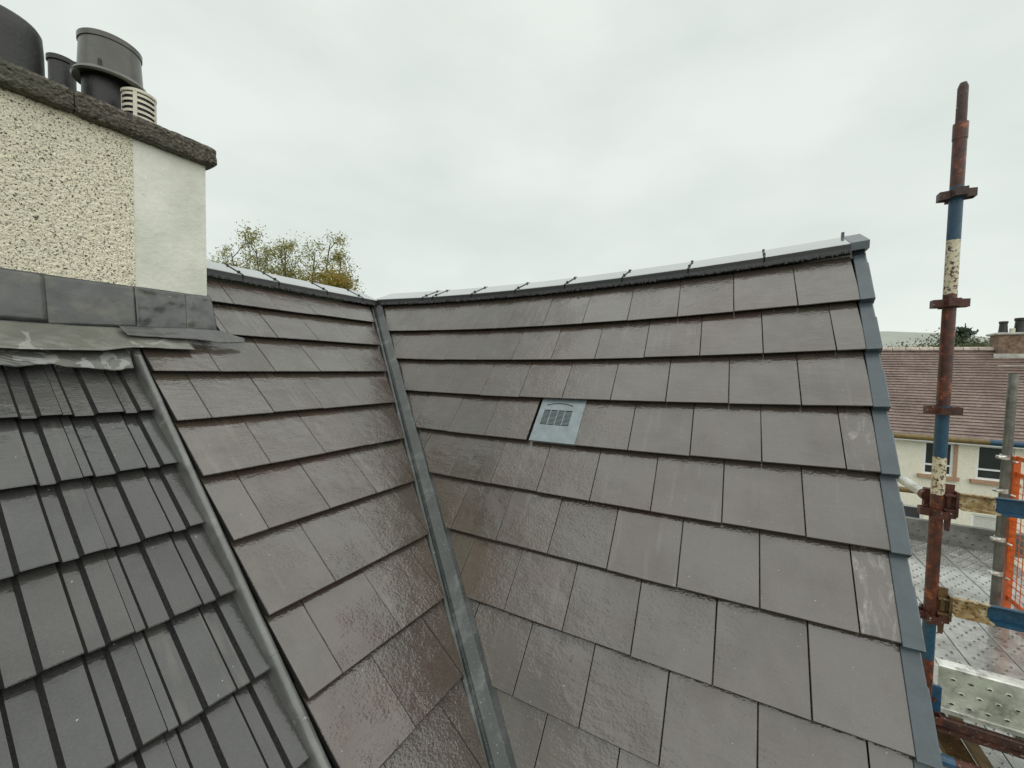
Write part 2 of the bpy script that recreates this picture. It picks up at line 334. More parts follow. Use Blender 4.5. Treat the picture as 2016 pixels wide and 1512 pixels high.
def lay(fn,parent,rows,g,joints,lo,hi,cuts,mat,stained=()):
    """rows: front edge of each course; every tile is an object of its own"""
    for k,sl in enumerate(rows):
        j=joints[k]; i0=math.floor((lo[k]-j)/.3)-1; x=j+.3*i0
        i=i0
        while x<hi[k]:
            x1=x+.3
            P=[(x+.0011,sl),(x1-.0011,sl),(x1-.0011,sl-g-.075),(x+.0011,sl-g-.075)]
            P=clip(P,-1,0,-lo[k]); P=clip(P,1,0,hi[k]) if P else P
            for a,b,c0 in cuts: P=clip(P,a,b,c0) if P else P
            P=clip(P,0,-1,.058) if P else P
            if len(P)>2:
                ar=abs(sum(P[q][0]*P[(q+1)%len(P)][1]-P[(q+1)%len(P)][0]*P[q][1] for q in range(len(P))))/2
                if ar>.0012:
                    xc=(x+x1)/2; poly=[(p[0]-xc,-(p[1]-sl)) for p in P]; full=len(P)==4 and ar>.297*(g+.074)
                    mname=mat+('_stained' if (k in stained and x1>hi[k]) else '')
                    key=(mname,round(g,4))
                    if full:
                        if key not in CACHE: CACHE[key]=tile_mesh(poly,g,mname)
                        mesh=CACHE[key]
                    else: mesh=tile_mesh(poly,g,mname)
                    o=ob('tile',mesh,parent); M=frame(fn,xc,sl)
                    jit=Matrix.Rotation(random.gauss(0,.0022),4,'X')@Matrix.Rotation(random.gauss(0,.0022),4,'Y')@Matrix.Rotation(random.gauss(0,.0012),4,'Z')
                    o.matrix_basis=M@Matrix.Translation((0,random.gauss(0,.0012),random.uniform(-.0008,.0012)))@jit
            x=x1; i+=1
house=thing('house',W(2.0,-1.5,-H),'house with wet dark brown flat-tiled roof slopes meeting in a valley','house')
gR,gL=.2945,.3226
rowsR=[.2843+gR*k for k in range(12)]; rowsL=[.2154,.53,.8502,1.1734,1.4973,1.8216,2.1555,2.4793,2.7961,3.12,3.443]
# slope bases (felted boarding) that carry the tiles
def slab(fn,poly,name,n0=-.075,n1=-.11,mat='felt'):
    b=MB(); k=len(poly); b.v=[fn(a,q,n0) for a,q in poly]+[fn(a,q,n1) for a,q in poly]
    b.f=[tuple(range(k)),tuple(range(k,2*k))[::-1]]+[(i,(i+1)%k,k+(i+1)%k,k+i) for i in range(k)]; b.mi=[0]*len(b.f); return b.build(name,mat,house)
kR=sR/math.tan(TL); kL=sL/math.tan(TR)
slopeR=slab(WR,[(-.06,-.06),(3.60,-.06),(3.60,3.50),(kR*3.5,3.5)],'roof_slope')
slopeL=slab(WL,[(.03,-.06),(-1.55,-.06),(-1.55,.5),(-1.93,.5),(-1.93,3.42),(-kL*3.42,3.42)],'roof_slope')
slopeR['label']='right roof slope with grey-blue verge and vent tile'; slopeL['label']='left roof slope between chimney and valley'
jeven,jodd=.018,.164
# valley cut lines fitted on the right and left slopes: al = a + b*s
aR,bR=.030,.910; aL,bL=-.092,-.451
lay(WR,slopeR,rowsR,gR,[jeven if k%2==0 else jodd for k in range(12)],[-.1]*12,[3.578]*12,[(-1,bR,-aR)],'brown_tile',stained=(3,5))
# gap for the vent tile: remove the tile it replaces
for o in list(slopeR.children):
    q=o.matrix_basis.translation; t=WR(2.13,rowsR[3])
    if (q-t).length<.09: bpy.data.objects.remove(o)
lay(WL,slopeL,rowsL,gL,[(.136 if k%2==0 else .29) for k in range(11)],[-1.55,-1.545]+[-1.9485]*9,[.2]*11,[(1,-bL,aL)],'brown_tile')
def vent_tile():
    M=frame(WR,2.129,rowsR[3]); b=MB(); g=gR; x0,x1=-.143,.143; y0,y1=0,g+.06; sl=(TT+.004)/g
    gx0,gx1,gy0,gy1=-.108,.075,.115,.222
    def z(y,d=0): return .006-sl*y+d
    xs=[x0,gx0,gx1,x1]; ys=[y0,gy0,gy1,y1]
    for i in range(3):
        for j in range(3):
            if i==1 and j==1: continue
            b.add([(xs[i],ys[j],z(ys[j])),(xs[i+1],ys[j],z(ys[j])),(xs[i+1],ys[j+1],z(ys[j+1])),(xs[i],ys[j+1],z(ys[j+1]))],[(0,1,2,3)])
    T=[(x0,y0),(x1,y0),(x1,y1),(x0,y1)]
    b.add([(x,y,z(y)) for x,y in T]+[(x,y,z(y,-.022)) for x,y in T],[(0,4,5,1),(1,5,6,2),(2,6,7,3),(3,7,4,0)])
    G=[(gx0,gy0),(gx1,gy0),(gx1,gy1),(gx0,gy1)]
    b.add([(x,y,z(y)) for x,y in G]+[(x,y,z(y,-.016)) for x,y in G],[(1,5,4,0),(2,6,5,1),(3,7,6,2),(0,4,7,3),(4,5,6,7)],1)
    for k in range(1,12):
        y=gy0+(gy1-gy0)*k/12; b.box(((gx0+gx1)/2,y,z(y,-.004)),(gx1-gx0,.0034,.006))
    for k in range(1,4):
        x=gx0+(gx1-gx0)*k/4; b.box((x,(gy0+gy1)/2,z((gy0+gy1)/2,-.0015)),(.005,gy1-gy0,.005),Matrix.Rotation(-sl,3,'X'))
    for t in range(8):   # moulded hood line above the grille
        a0,a1=-1+t/4,-1+(t+1)/4; f=lambda q:(-.016+q*.085,.272-.016*q*q)
        p,q=f(a0),f(a1); b.tube((p[0],p[1],z(p[1],.001)),(q[0],q[1],z(q[1],.001)),.0028,n=6,mi=1)
    o=b.build('vent_tile',['vent_plastic','hole_dark'],slopeR); o.matrix_basis=M; o['label']='pale grey-blue plastic vent tile with slotted grille'
vent_tile()
# valley trough: flanges under the tiles and a raised middle roll
def valley():
    d=Vector((-1/math.tan(TR),1/math.tan(TL),-1)); pn=Vector((1/math.tan(TL),1/math.tan(TR),0)).normalized()
    tR=pn.x*math.tan(TR); tL=pn.y*math.tan(TL)
    prof=[(-.20,.20*tL-.045),(-.085,.085*tL-.055),(-.070,-.02),(-.064,-.004),(-.056,.002),(-.046,.002),(-.040,.015),(-.035,.020),(-.029,.016),(-.024,.008),(.000,.020),(.018,.030),(.028,.036),(.033,.034),(.036,.0),(.06,.06*tR-.07),(.15,.15*tR-.055)]
    secs=[]; n=36
    for i in range(n+1):
        t=-.02+3.05*i/n; o=J+d*t; wig=.0012*noise.noise((t*3,0,0))
        k=(t/3.05); sh=-.006+.016*k      # the trough drifts a little towards the right slope
        secs.append([W(*(o+pn*(x+sh)+Vector((0,0,h+wig)))) for x,h in prof])
    b=MB(); b.loft(secs,closed=False); o=autosmooth(b.build('valley_gutter','valley_grp',house),50); o['label']='grey plastic valley gutter running down between the two slopes'
    b=MB(); b.loft([[W(*(J+d*t+pn*(x*1.06-.004)+Vector((0,0,h+.003)))) for x,h in prof[3:15]] for t in(-.03,.0,.05,.093)],closed=False)
    b.build('valley_head','black_plastic',house)
    b=MB(); t0=.69
    b.loft([[W(*(J+d*t+pn*(x*1.03+.0)+Vector((0,0,h+.0022)))) for x,h in prof[4:14]] for t in(t0-.16,t0)],closed=False); b.build('valley_lap','valley_grp',house)
valley()
# ridges: black dry-ridge strip, angular ridge tiles and the clips at their joints
def ridge_piece(P0,ax,side,a0,a1,hts):
    """section across the ridge; P0(al) -> point at foot of front face, ax unit along, side unit to the back"""
    prof=[(0,.0),(-.004,.004),(-.004,.034),(.004,.040),(.225,.134),(.24,.137),(.255,.134),(.476,.040),(.484,.034),(.484,.0),(.47,.0),(.47,.028),(.24,.122),(.012,.028),(.012,0)]
    b=MB(); b.loft([[W(*(P0(a)+side*x+Vector((0,0,z)))) for x,z in prof] for a in(a0,a1)]); return b
def ridge(fnP,side,cuts,name_lab,nv):
    b=MB(); secs=[]
    lo,hi=cuts[0],cuts[-1]
    for i in range(61):
        a=lo+(hi-lo)*i/60; q=fnP(a); z=.002*math.sin(i*7.1)
        secs.append([W(*(q+side*x+Vector((0,0,h)))) for x,h in((-.006,-.014),(-.004,.012),(.02,.024),(.46,.024),(.484,.0),(.49,-.012),(.47,-.02),(.02,-.02))])
    b.loft(secs); base=b.build('ridge','black_plastic',house); base['label']=name_lab
    for i in range(len(cuts)-1):
        a0,a1=cuts[i]+.0035,cuts[i+1]-.0035
        if a1-a0<.03: continue
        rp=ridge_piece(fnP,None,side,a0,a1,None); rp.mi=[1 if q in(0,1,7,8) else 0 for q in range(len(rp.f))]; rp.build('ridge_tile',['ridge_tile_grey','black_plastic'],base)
        # pleated skirt under the tile is real relief
    b=MB(); n=int((hi-lo)/.007)
    for i in range(n):
        a=lo+(hi-lo)*i/n; q=fnP(a); dz=-.012-.012*random.random()
        b.add([W(*(q+side*-.004+Vector((0,0,.008)))),W(*(fnP(a+.005)+side*-.004+Vector((0,0,.008)))),W(*(fnP(a+.005)+side*(-.012-.006*random.random())+Vector((0,0,dz)))),W(*(q+side*(-.012-.006*random.random())+Vector((0,0,dz))))],[(0,1,2,3)])
    b.build('ridge_skirt','black_plastic',base,kind='stuff')
    for a in cuts[1:-1]:
        b=MB(); prof=[(-.006,.0),(-.006,.035),(.003,.0425),(.225,.1365),(.24,.1395),(.255,.1365),(.477,.0425),(.486,.035),(.486,0)]
        for wd,lift in((.006,0),(.003,.003)):
            secs=[]
            for dx in(-wd,wd): secs.append([W(*(fnP(a+dx)+side*x+Vector((0,0,z+lift)))) for x,z in prof])
            b.loft(secs,closed=False); n=len(prof)
        q=fnP(a); b.tube(W(*(q+side*.20+Vector((0,0,.11)))),W(*(q+side*.20+Vector((0,0,.134)))),.007,n=10)
        b.box(W(*(q+side*.05+Vector((0,0,.066)))),(.014,.014,.010)); b.build('ridge_clip','black_plastic',base)
    return base
ridgeR=ridge(lambda a:PR(a,-.053)+Vector((0,0,0)),Vector((1,0,0)),[-.10,.523,.64,1.065,1.487,1.906,2.33,2.749,3.161,3.56],'long ridge of the right slope rising to the gable',0)
ridgeL=ridge(lambda a:PL(a,-.060)+Vector((0,0,.012)),Vector((0,-1,0)),[-1.62,-1.209,-.950,-.5324,-.160,.02],'short ridge of the left slope beside the chimney',0)
def ridge_end():
    b=MB(); fnP=lambda a:PR(a,-.053); side=Vector((1,0,0))
    prof=[(-.008,-.004),(-.008,.037),(.002,.043),(.225,.1365),(.24,.1395),(.255,.1365),(.478,.043),(.488,.037),(.488,-.004)]
    b.loft([[W(*(fnP(a)+side*x+Vector((0,0,z)))) for x,z in prof] for a in(3.556,3.634)])
    fb=[W(*(fnP(3.634)+side*x+Vector((0,0,z)))) for x,z in prof]
    b.box(W(*(fnP(3.558)+side*.24+Vector((0,0,.152)))),(.016,.014,.026))
    o=b.build('ridge_end_cap','verge_plastic',house)
ridge_end()
# verge units down the gable edge
def verge():
    base=MB(); base.loft([[WR(a,q,n) for a,n in((3.575,-.10),(3.625,-.10),(3.625,-.03),(3.575,-.03))] for q in(-.05,1.2,2.4,3.5)]); base=base.build('verge','felt',house); base['label']='grey-blue plastic verge trim stepped down the gable edge'
    for k,sl in enumerate(rowsR):
        g=gR; top=sl-g if k else -.075; sp=(TT+.004)/g
        def S(q,drop=0): return -(sl-q)*sp+.001
        secs=[]
        e0,e1=3.563,3.630
        for q,wd in((top-.03 if k else top,-.006),(top+.10,-.004),(top+.105,.0),(sl+.006,.0)):
            z=S(q)
            secs.append([WR(a,q,n) for a,n in((e0+.010,z-.012),(e0+.008,z+.001),(e0+.010,z+.004),(e1+wd-.004,z+.005),(e1+wd,z+.002),(e1+wd,z-.095),(e1+wd-.004,z-.095),(e1+wd-.004,z-.012))])
        b=MB(); b.loft(secs)
        # closed front nose
        z=S(sl); b.loft([[WR(a,q,n) for a,n in((e0+.010,z-.026),(e0+.010,z+.001),(e1-.001,z+.002),(e1-.001,z-.040))] for q in(sl-.03,sl+.0045)])
        b.build('verge_unit','verge_plastic',base)
verge()
# walls and hidden back slopes so the house stands up
def walls():
    b=MB(); v1=J.y+3.56; un=J.x-3.42*cR+.1; zt=J.z-3.42*sR-.03
    P=[(un,v1,zt),(J.x+.13,v1,.50),(J.x+2.5,v1,-2.9),(J.x+2.5,v1,-H),(un,v1,-H)]
    k=len(P); b.v=[W(*p) for p in P]+[W(p[0],p[1]-.25,p[2]) for p in P]; b.f=[tuple(range(k)),tuple(range(k,2*k))[::-1]]+[(i,(i+1)%k,k+(i+1)%k,k+i) for i in range(k)]; b.mi=[0]*len(b.f)
    b.build('gable_wall','roughcast_far',house)
    vL=J.y+3.35*cL-.1; zl=J.z-3.35*sL-.05
    b=MB(); b.box(W((un+.15),(vL+v1)/2+.0,(zt-H)/2-.1),(.3,v1-vL-.52,zt+H-.25)); b.build('wall','roughcast_far',house)
    b=MB(); b.box(W((-2.2+un)/2,vL-.15,(zl-H)/2-.1),(un+2.0,.3,zl+H-.25)); b.build('wall','roughcast_far',house)
    b=MB(); b.loft([[W(J.x+.45,a,.50),W(J.x+3.1,a,-3.2),W(J.x+3.1,a,-3.3),W(J.x+.45,a,.40)] for a in(J.y-.2,v1)]); b.build('rear_roof','grey_tile',house)
    b=MB(); b.loft([[W(a,J.y-.48,.50),W(a,J.y-3.2,-2.2),W(a,J.y-3.2,-2.3),W(a,J.y-.48,.40)] for a in(J.x-1.95,J.x+2.9)]); b.build('rear_roof','grey_tile',house)
walls()
b=MB(); b.loft([[W(J.x+a,J.y+v,z) for a,v in((.04,-.06),(.06,.02),(.5,.02),(.5,-.5),(-.02,-.5))] for z in(.25,.60)]); b.build('ridge_saddle','felt',house)
# bonding strip between new and old roof
def strip():
    b=MB(); lens=[(.55,1.05),(1.03,2.286),(2.27,3.3)]
    for i,(q0,q1) in enumerate(lens):
        sec=[]; n=14
        for j in range(n+1):
            q=q0+(q1-q0)*j/n; row=[]
            lift=(.003 if i==0 else 0)+(.002 if (i==1) else 0)
            wob=.002*noise.noise((q*5,i*3,0)); x0=-1.972-.004*(q-1)+wob; wd=.0175+.003*max(0,q-1.9)
            for t in range(9):
                an=math.pi*t/8; row.append(WL(x0-wd*math.cos(an),q,-.042+lift+.032*math.sin(an)**.8))
            sec.append(row+[WL(x0+wd,q,-.085),WL(x0-wd,q,-.085)])
        b=MB(); b.loft(sec); o=autosmooth(b.build('bonding_strip','lead_strip' if i else 'lead_strip',house),50)
        o['label']='rounded grey metal strip between the brown and the grey roof'
strip()
# ------------------------------------------------------------------ neighbour's old roof, profiled grey tiles
nb=thing('house',W(0,-2.6,-H),'neighbouring house with old grey ribbed roof tiles left of the metal strip','house')
def old_roof():
    N0=-.04; g=.3135; W0=.295
    slab_=MB(); poly=[(-4.2,.3),(-2.0,.3),(-2.0,3.3),(-4.2,3.3)]
    slab_.v=[WL(a,q,N0-.125) for a,q in poly]+[WL(a,q,N0-.16) for a,q in poly]; slab_.f=[(0,1,2,3),(7,6,5,4)]+[(i,(i+1)%4,4+(i+1)%4,4+i) for i in range(4)]; slab_.mi=[0]*6
    base=slab_.build('roof_slope','felt',nb); base['label']='old roof slope of grey ribbed tiles'
    # profile from the right edge leftwards (x from 0 at left joint to W0)
    prof=[(0,0),(.024,0),(.035,-.012),(.090,-.013),(.101,.001),(.180,.001),(.191,-.012),(.228,-.013),(.239,.001),(W0-.002,.001)]
    t=.022; slope=(t+.015)/g; L=g+.07
    v=[];f=[]
    n=len(prof)
    for y in(0,.004,L):
        for x,z in prof: v.append((x,y,z-slope*y-(.003 if y==0 else 0)))
    for y in(.012,L):
        for x,z in prof: v.append((x,y,z-slope*y-t))
    for r in range(2):
        for k in range(n-1): f.append((r*n+k,r*n+k+1,(r+1)*n+k+1,(r+1)*n+k))
    for k in range(n-1):
        f.append((3*n+k,3*n+k+1,k+1,k)); f.append((4*n+k+1,4*n+k,2*n+k,2*n+k+1)); f.append((3*n+k+1,3*n+k,4*n+k,4*n+k+1))
    for k in(0,n-1): f.append((k,n+k,2*n+k,4*n+k,3*n+k) if k==0 else (3*n+k,4*n+k,2*n+k,n+k,k))
    mi=[2 if k in(1,3,5,7) else 0 for r in range(2) for k in range(n-1)]+[1]*(len(f)-2*(n-1)); mesh=me('tile',v,f,['grey_tile','tile_edge_shade','grey_tile_riser'],mi=mi)
    for r in range(8):
        sl=1.059+g*r-(.0 if r else 0)
        for cidx in range(7):
            x=-1.983-.0025*r-W0*(cidx+1)
            M=frame(lambda a,q,n=0:WL(a,q,N0+n),x+W0/2,sl)
            o=ob('tile',mesh,base); o.matrix_basis=M@Matrix.Translation((-W0/2,random.gauss(0,.002),random.uniform(-.001,.0015)))@Matrix.Rotation(random.gauss(0,.003),4,'Y')
    # wall below
    vL=J.y+3.25*cL-.1; b=MB(); b.box(W(-.9,vL-.12,(J.z-3.3*sL-H)/2-.1),(2.9,.3,H+J.z-3.3*sL-.35)); b.build('wall','roughcast_far',nb)
    b=MB(); b.loft([[W(a,J.y-.22,.46),W(a,J.y-3.0,-2.3),W(a,J.y-3.0,-2.4),W(a,J.y-.22,.36)] for a in(J.x-4.3,J.x-1.97)]); b.build('rear_roof','grey_tile',nb)
    b=MB(); b.loft([[WL(a,q,n) for q,n in((-.15,-.17),(.62,-.17),(.62,-.2),(-.15,-.2))] for a in(-4.2,-2.0)]); b.build('upper_roof','felt',nb)
old_roof()
# ------------------------------------------------------------------ chimney
VF=-2.72; CU0,CU1=-.55,1.188
ch=thing('chimney_stack',W(.4,-3.1,.1),'cream roughcast chimney stack with smooth rendered corner and mossy concrete cope','chimney')
def face_grid(u0,u1,z0,z1,v,amp,step,mat,name,depth):
    nu=max(2,int((u1-u0)/step)); nz=max(2,int((z1-z0)/step)); vv=[];f=[]
    for i in range(nu+1):
        for j in range(nz+1):
            u=u0+(u1-u0)*i/nu; z=z0+(z1-z0)*j/nz
            d=amp*(noise.noise((u*70,z*70,v))+.6*noise.noise((u*150,z*150,3))) if amp>.001 else amp*noise.noise((u*14,z*14,1))
            if i in(0,nu) or j in(0,nz): d=0
            vv.append(W(u,v+d,z))
    for i in range(nu):
        for j in range(nz): f.append((i*(nz+1)+j,(i+1)*(nz+1)+j,(i+1)*(nz+1)+j+1,i*(nz+1)+j+1))
    n=len(vv); cor=[0,nu*(nz+1),nu*(nz+1)+nz,nz]; vv+=[W(u0,v-depth,z0),W(u1,v-depth,z0),W(u1,v-depth,z1),W(u0,v-depth,z1)]
    bnd=[[i*(nz+1) for i in range(nu+1)],[nu*(nz+1)+j for j in range(nz+1)],[i*(nz+1)+nz for i in range(nu,-1,-1)],[j for j in range(nz,-1,-1)]]
    for q in range(4): f.append(tuple(bnd[q][::-1])+(n+q,n+(q+1)%4))
    f.append((n+3,n+2,n+1,n))
    return ob(name,me(name,vv,f,mat,False),ch)
b=MB(); b.box(W((CU0+CU1)/2,VF-.44,.2),(CU1-CU0-.02,.82,1.86)); b.build('core','far_cement',ch)
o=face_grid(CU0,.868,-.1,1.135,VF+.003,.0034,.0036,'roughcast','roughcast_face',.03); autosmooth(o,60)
face_grid(.868,CU1,-.1,1.135,VF,.0009,.02,'smooth_render','rendered_corner',.86)
def cope():
    segs=[(CU0-.06,.652),(.656,CU1+.038)]
    for u0,u1 in segs:
        v0,v1=VF+.055,VF-.92; nu=int((u1-u0)/.012); secs=[]
        prof=[(v1,1.118),(v0-.02,1.118),(v0-.004,1.124),(v0,1.14),(v0,1.20),(v0-.006,1.216),(v0-.03,1.226),(v0-.12,1.245),(v1,1.25)]
        fine=[]
        for k in range(len(prof)-1):
            a,c2=prof[k],prof[k+1]; nn=max(1,min(14,int(math.hypot(c2[0]-a[0],c2[1]-a[1])/.01))); fine+=[(a[0]+(c2[0]-a[0])*q/nn,a[1]+(c2[1]-a[1])*q/nn) for q in range(nn)]
        fine.append(prof[-1])
        for i in range(nu+1):
            u=u0+(u1-u0)*i/nu; e=min(i,nu-i); sh=.010 if e==0 else (.003 if e==1 else 0)
            secs.append([W(u+.004*noise.noise((v*40,z*40,u*5)),v+(.0032*noise.noise((u*45,v*45,z*45))+.0035*noise.noise((u*130,v*130,z*130))-(sh if v>v0-.03 else 0)),z+.005*noise.noise((u*45+9,v*45,z*45))+(sh if z<1.13 else -sh)*.8) for v,z in fine])
        b=MB(); b.loft(secs); b.build('cope','cope_concrete',ch,smooth=False)
cope()
# pots and terminals on the stack
def pots():
    b=MB(); b.lathe(W(.475,-3.07,0),[(.17,1.2),(.178,1.23),(.172,1.3),(.170,1.48),(.166,1.545),(.158,1.560),(.145,1.563),(.13,1.55),(.125,1.2)],40)
    autosmooth(b.build('chimney_pot','pot_black',ch))['label']='large black chimney pot at the left edge'
    b=MB(); b.lathe(W(.79,-3.42,0),[(.055,1.2),(.055,1.66),(.062,1.665),(.062,1.69),(.05,1.692),(.045,1.2)],28); autosmooth(b.build('chimney_pot','pot_black',ch))['label']='narrow black pot behind the cowl'
    pot=MB(); pot.lathe(W(.865,-3.07,0),[(.105,1.2),(.105,1.245),(.088,1.25),(.086,1.545),(.07,1.55),(.066,1.2)],32)
    for k in range(4):
        a=k*math.pi/2+.4; pot.box(W(.865+.105*math.cos(a),-3.07+.105*math.sin(a),1.535),(.04,.012,.05),Matrix.Rotation(-a,3,'Z'))
    pot=autosmooth(pot.build('chimney_pot','pot_black',ch)); pot['label']='black pot under a grey cowl'
    b=MB(); b.lathe(W(.895,-3.07,0),[(.118,1.50),(.150,1.492),(.155,1.502),(.150,1.515),(.132,1.53),(.124,1.68),(.129,1.683),(.130,1.708),(.124,1.713),(.06,1.718),(.001,1.72)],44)
    b.lathe(W(.895,-3.07,0),[(.118,1.50),(.116,1.67),(.001,1.67)],44)
    autosmooth(b.build('cowl','pot_grey',pot),35)
    # louvred terminal
    b=MB(); c0=(.945,-2.865); r=.068
    b.lathe(W(*c0,0),[(r-.008,1.2),(r-.008,1.40),(.001,1.40)],36,1)
    z=1.235
    b.lathe(W(*c0,0),[(r,1.2),(r,1.262),(r-.009,1.262)],36)
    for k in range(5):
        z=1.27+k*.028; b.lathe(W(*c0,0),[(r-.010,z+.006),(r,z),(r,z+.013),(r-.010,z+.016)],36)
    b.lathe(W(*c0,0),[(r-.010,1.402),(r+.004,1.402),(r+.005,1.414),(r-.004,1.42),(.001,1.425)],36)
    for k in range(4):
        a=k*math.pi/2+.55; b.box(W(c0[0]+(r-.002)*math.cos(a),c0[1]+(r-.002)*math.sin(a),1.315),(.009,.016,.19),Matrix.Rotation(-a,3,'Z'))
    autosmooth(b.build('flue_vent','vent_cream' if 0 else ['vent_cream','hole_dark'],ch))['label']='small cream louvred vent on the cope'
pots()
# lead flashings
def sheet(fn,poly_top,poly_bot,n,mrows,name,mat,parent,wave=.003,thick=.003,lip=None):
    """sheet between two polylines given as functions of t in 0..1"""
    v=[];f=[]
    for i in range(n+1):
        t=i/n; a=poly_top(t); b_=poly_bot(t)
        for j in range(mrows+1):
            q=j/mrows; al=a[0]+(b_[0]-a[0])*q; sl=a[1]+(b_[1]-a[1])*q; nn=a[2]+(b_[2]-a[2])*q
            if lip: nn+=lip(al,q)
            nn+=wave*noise.noise((al*16,sl*16,5))+wave*.5*noise.noise((al*45,sl*45,2))
            v.append(fn(al,sl,nn))
    mm=mrows+1
    for i in range(n):
        for j in range(mrows): f.append((i*mm+j,i*mm+j+1,(i+1)*mm+j+1,(i+1)*mm+j))
    o=ob(name,me(name,v,f,mat,True),parent); md=o.modifiers.new('thick','SOLIDIFY'); md.thickness=thick; md.offset=0; return o
def pline(pts):
    def g(t):
        x=t*(len(pts)-1); i=min(len(pts)-2,int(x)); k=x-i; return tuple(pts[i][q]+(pts[i+1][q]-pts[i][q])*k for q in range(3))
    return g
def lead():
    FV=lambda u,z,n:W(u,VF+.012+n,z)       # coordinates on the chimney face
    sheet(FV,pline([(-.5,.37,0),(.868,.374,0)]),pline([(-.5,.12,.03),(.42,.135,.028),(.868,.163,.022)]),60,12,'flashing','lead_dark',ch,.004)
    sheet(FV,pline([(-.5,.371,.006),(.552,.374,.006)]),pline([(-.5,.145,.034),(.556,.158,.030)]),50,10,'flashing','lead_dark',ch,.004)
    sheet(FV,pline([(.86,.3755,.0035),(1.197,.3765,.005)]),pline([(.86,.160,.025),(1.05,.165,.030),(1.212,.155,.036)]),40,16,'flashing','lead_dark',ch,.009)['label']='crumpled lead at the chimney corner'
    sheet(FV,pline([(1.075,.368,.009),(1.199,.375,.009)]),pline([(1.068,.158,.036),(1.222,.15,.041)]),20,16,'flashing','lead_dark',ch,.007)
    # end return of the upstand
    sheet(lambda v,z,n:W(CU1+.008+n,v,z),pline([(VF+.018,.375,0),(VF-.5,.62,0)]),pline([(VF+.04,.13,.008),(VF-.5,.40,.006)]),20,10,'flashing','lead_dark',ch,.004)
    # aprons dressed over the tiles
    sheet(WL,pline([(-3.3,.575,.004),(-2.3,.572,.006),(-1.76,.56,.012)]),pline([(-3.3,.752,.006),(-2.6,.748,.010),(-2.26,.745,.012),(-2.10,.738,.014),(-2.0,.716,.020),(-1.92,.714,.022),(-1.735,.703,.012)]),90,16,'lead_apron','lead_old',ch,.0028)['label']='weathered pale lead apron below the chimney'
    sheet(WL,pline([(-2.02,.575,.031),(-1.72,.545,.032),(-1.60,.54,.032),(-1.45,.590,.020)]),pline([(-2.0,.642,.031),(-1.71,.638,.030),(-1.60,.650,.024),(-1.46,.622,.016)]),60,8,'lead_apron','lead_dark',ch,.0035)['label']='dark lead tongue lapped onto the brown tiles'
    def ribs(al,q):
        x=(-1.983-al)%.295; x=.295-x
        pr=[(0,0),(.024,0),(.035,-.012),(.090,-.013),(.101,.001),(.180,.001),(.191,-.012),(.228,-.013),(.239,.001),(.295,.001)]
        for (a,z0),(c2,z1) in zip(pr,pr[1:]):
            if x<=c2: return q*q*.6*(z0+(z1-z0)*(x-a)/(c2-a+1e-9))
        return 0
    sheet(WL,pline([(-3.3,.66,-.012),(-1.995,.64,-.012)]),pline([(-3.3,.80,-.030),(-2.5,.797,-.030),(-2.34,.800,-.030),(-2.26,.787,-.030),(-2.12,.818,-.030),(-2.04,.812,-.030),(-2.005,.807,-.030)]),130,14,'lead_apron','lead_patch',ch,.0015,lip=ribs)['label']='old lead apron moulded over the grey ribbed tiles'
lead()
# ------------------------------------------------------------------ scaffold
PU,PV=2.68,.838
def standard():
    t=thing('scaffold_standard',W(PU,PV,-H),'rusty upright scaffold pole with blue and cream paint bands beside the gable','scaffold pole')
    b=MB(); b.tube(W(PU,PV,-H),W(PU,PV,1.16),.0242,n=24); b.tube(W(PU,PV,1.09),W(PU,PV,1.163),.0262,n=24); autosmooth(b.build('tube','standard_paint',t))
    b=MB(); b.lathe(W(PU,PV,0),[(.019,1.1),(.019,1.235),(.0185,1.24),(.0185,1.325),(.012,1.345),(.001,1.348)],20)
    autosmooth(b.build('spigot','rust_dark',t))
    for i,z in enumerate((.837,.337,-.166,-.655,-1.16,-1.66,-2.16,-2.66)):
        b=MB()
        for k in range(4):
            a=k*math.pi/2+R_(0); d=Vector((math.cos(a),math.sin(a),0)); e=Vector((-d.y,d.x,0)); c0=W(PU,PV,z)
            pts=[d*.020+e*.030,d*.062+e*.021,d*.062-e*.021,d*.020-e*.030]; pin=[d*.020+e*.024,d*.056+e*.016,d*.056-e*.016,d*.020-e*.024]
            hh=.018
            for j in range(3):
                p,q,pi_,qi=pts[j],pts[j+1],pin[j],pin[j+1]
                v=[c0+x+Vector((0,0,s_)) for s_ in(-hh,hh) for x in(p,q,qi,pi_)]
                b.add(v,[(0,1,2,3),(7,6,5,4),(0,4,5,1),(1,5,6,2),(2,6,7,3),(3,7,4,0)])
        b.build('v_pressing','rust' if i else 'rust_dark',t)
standard()
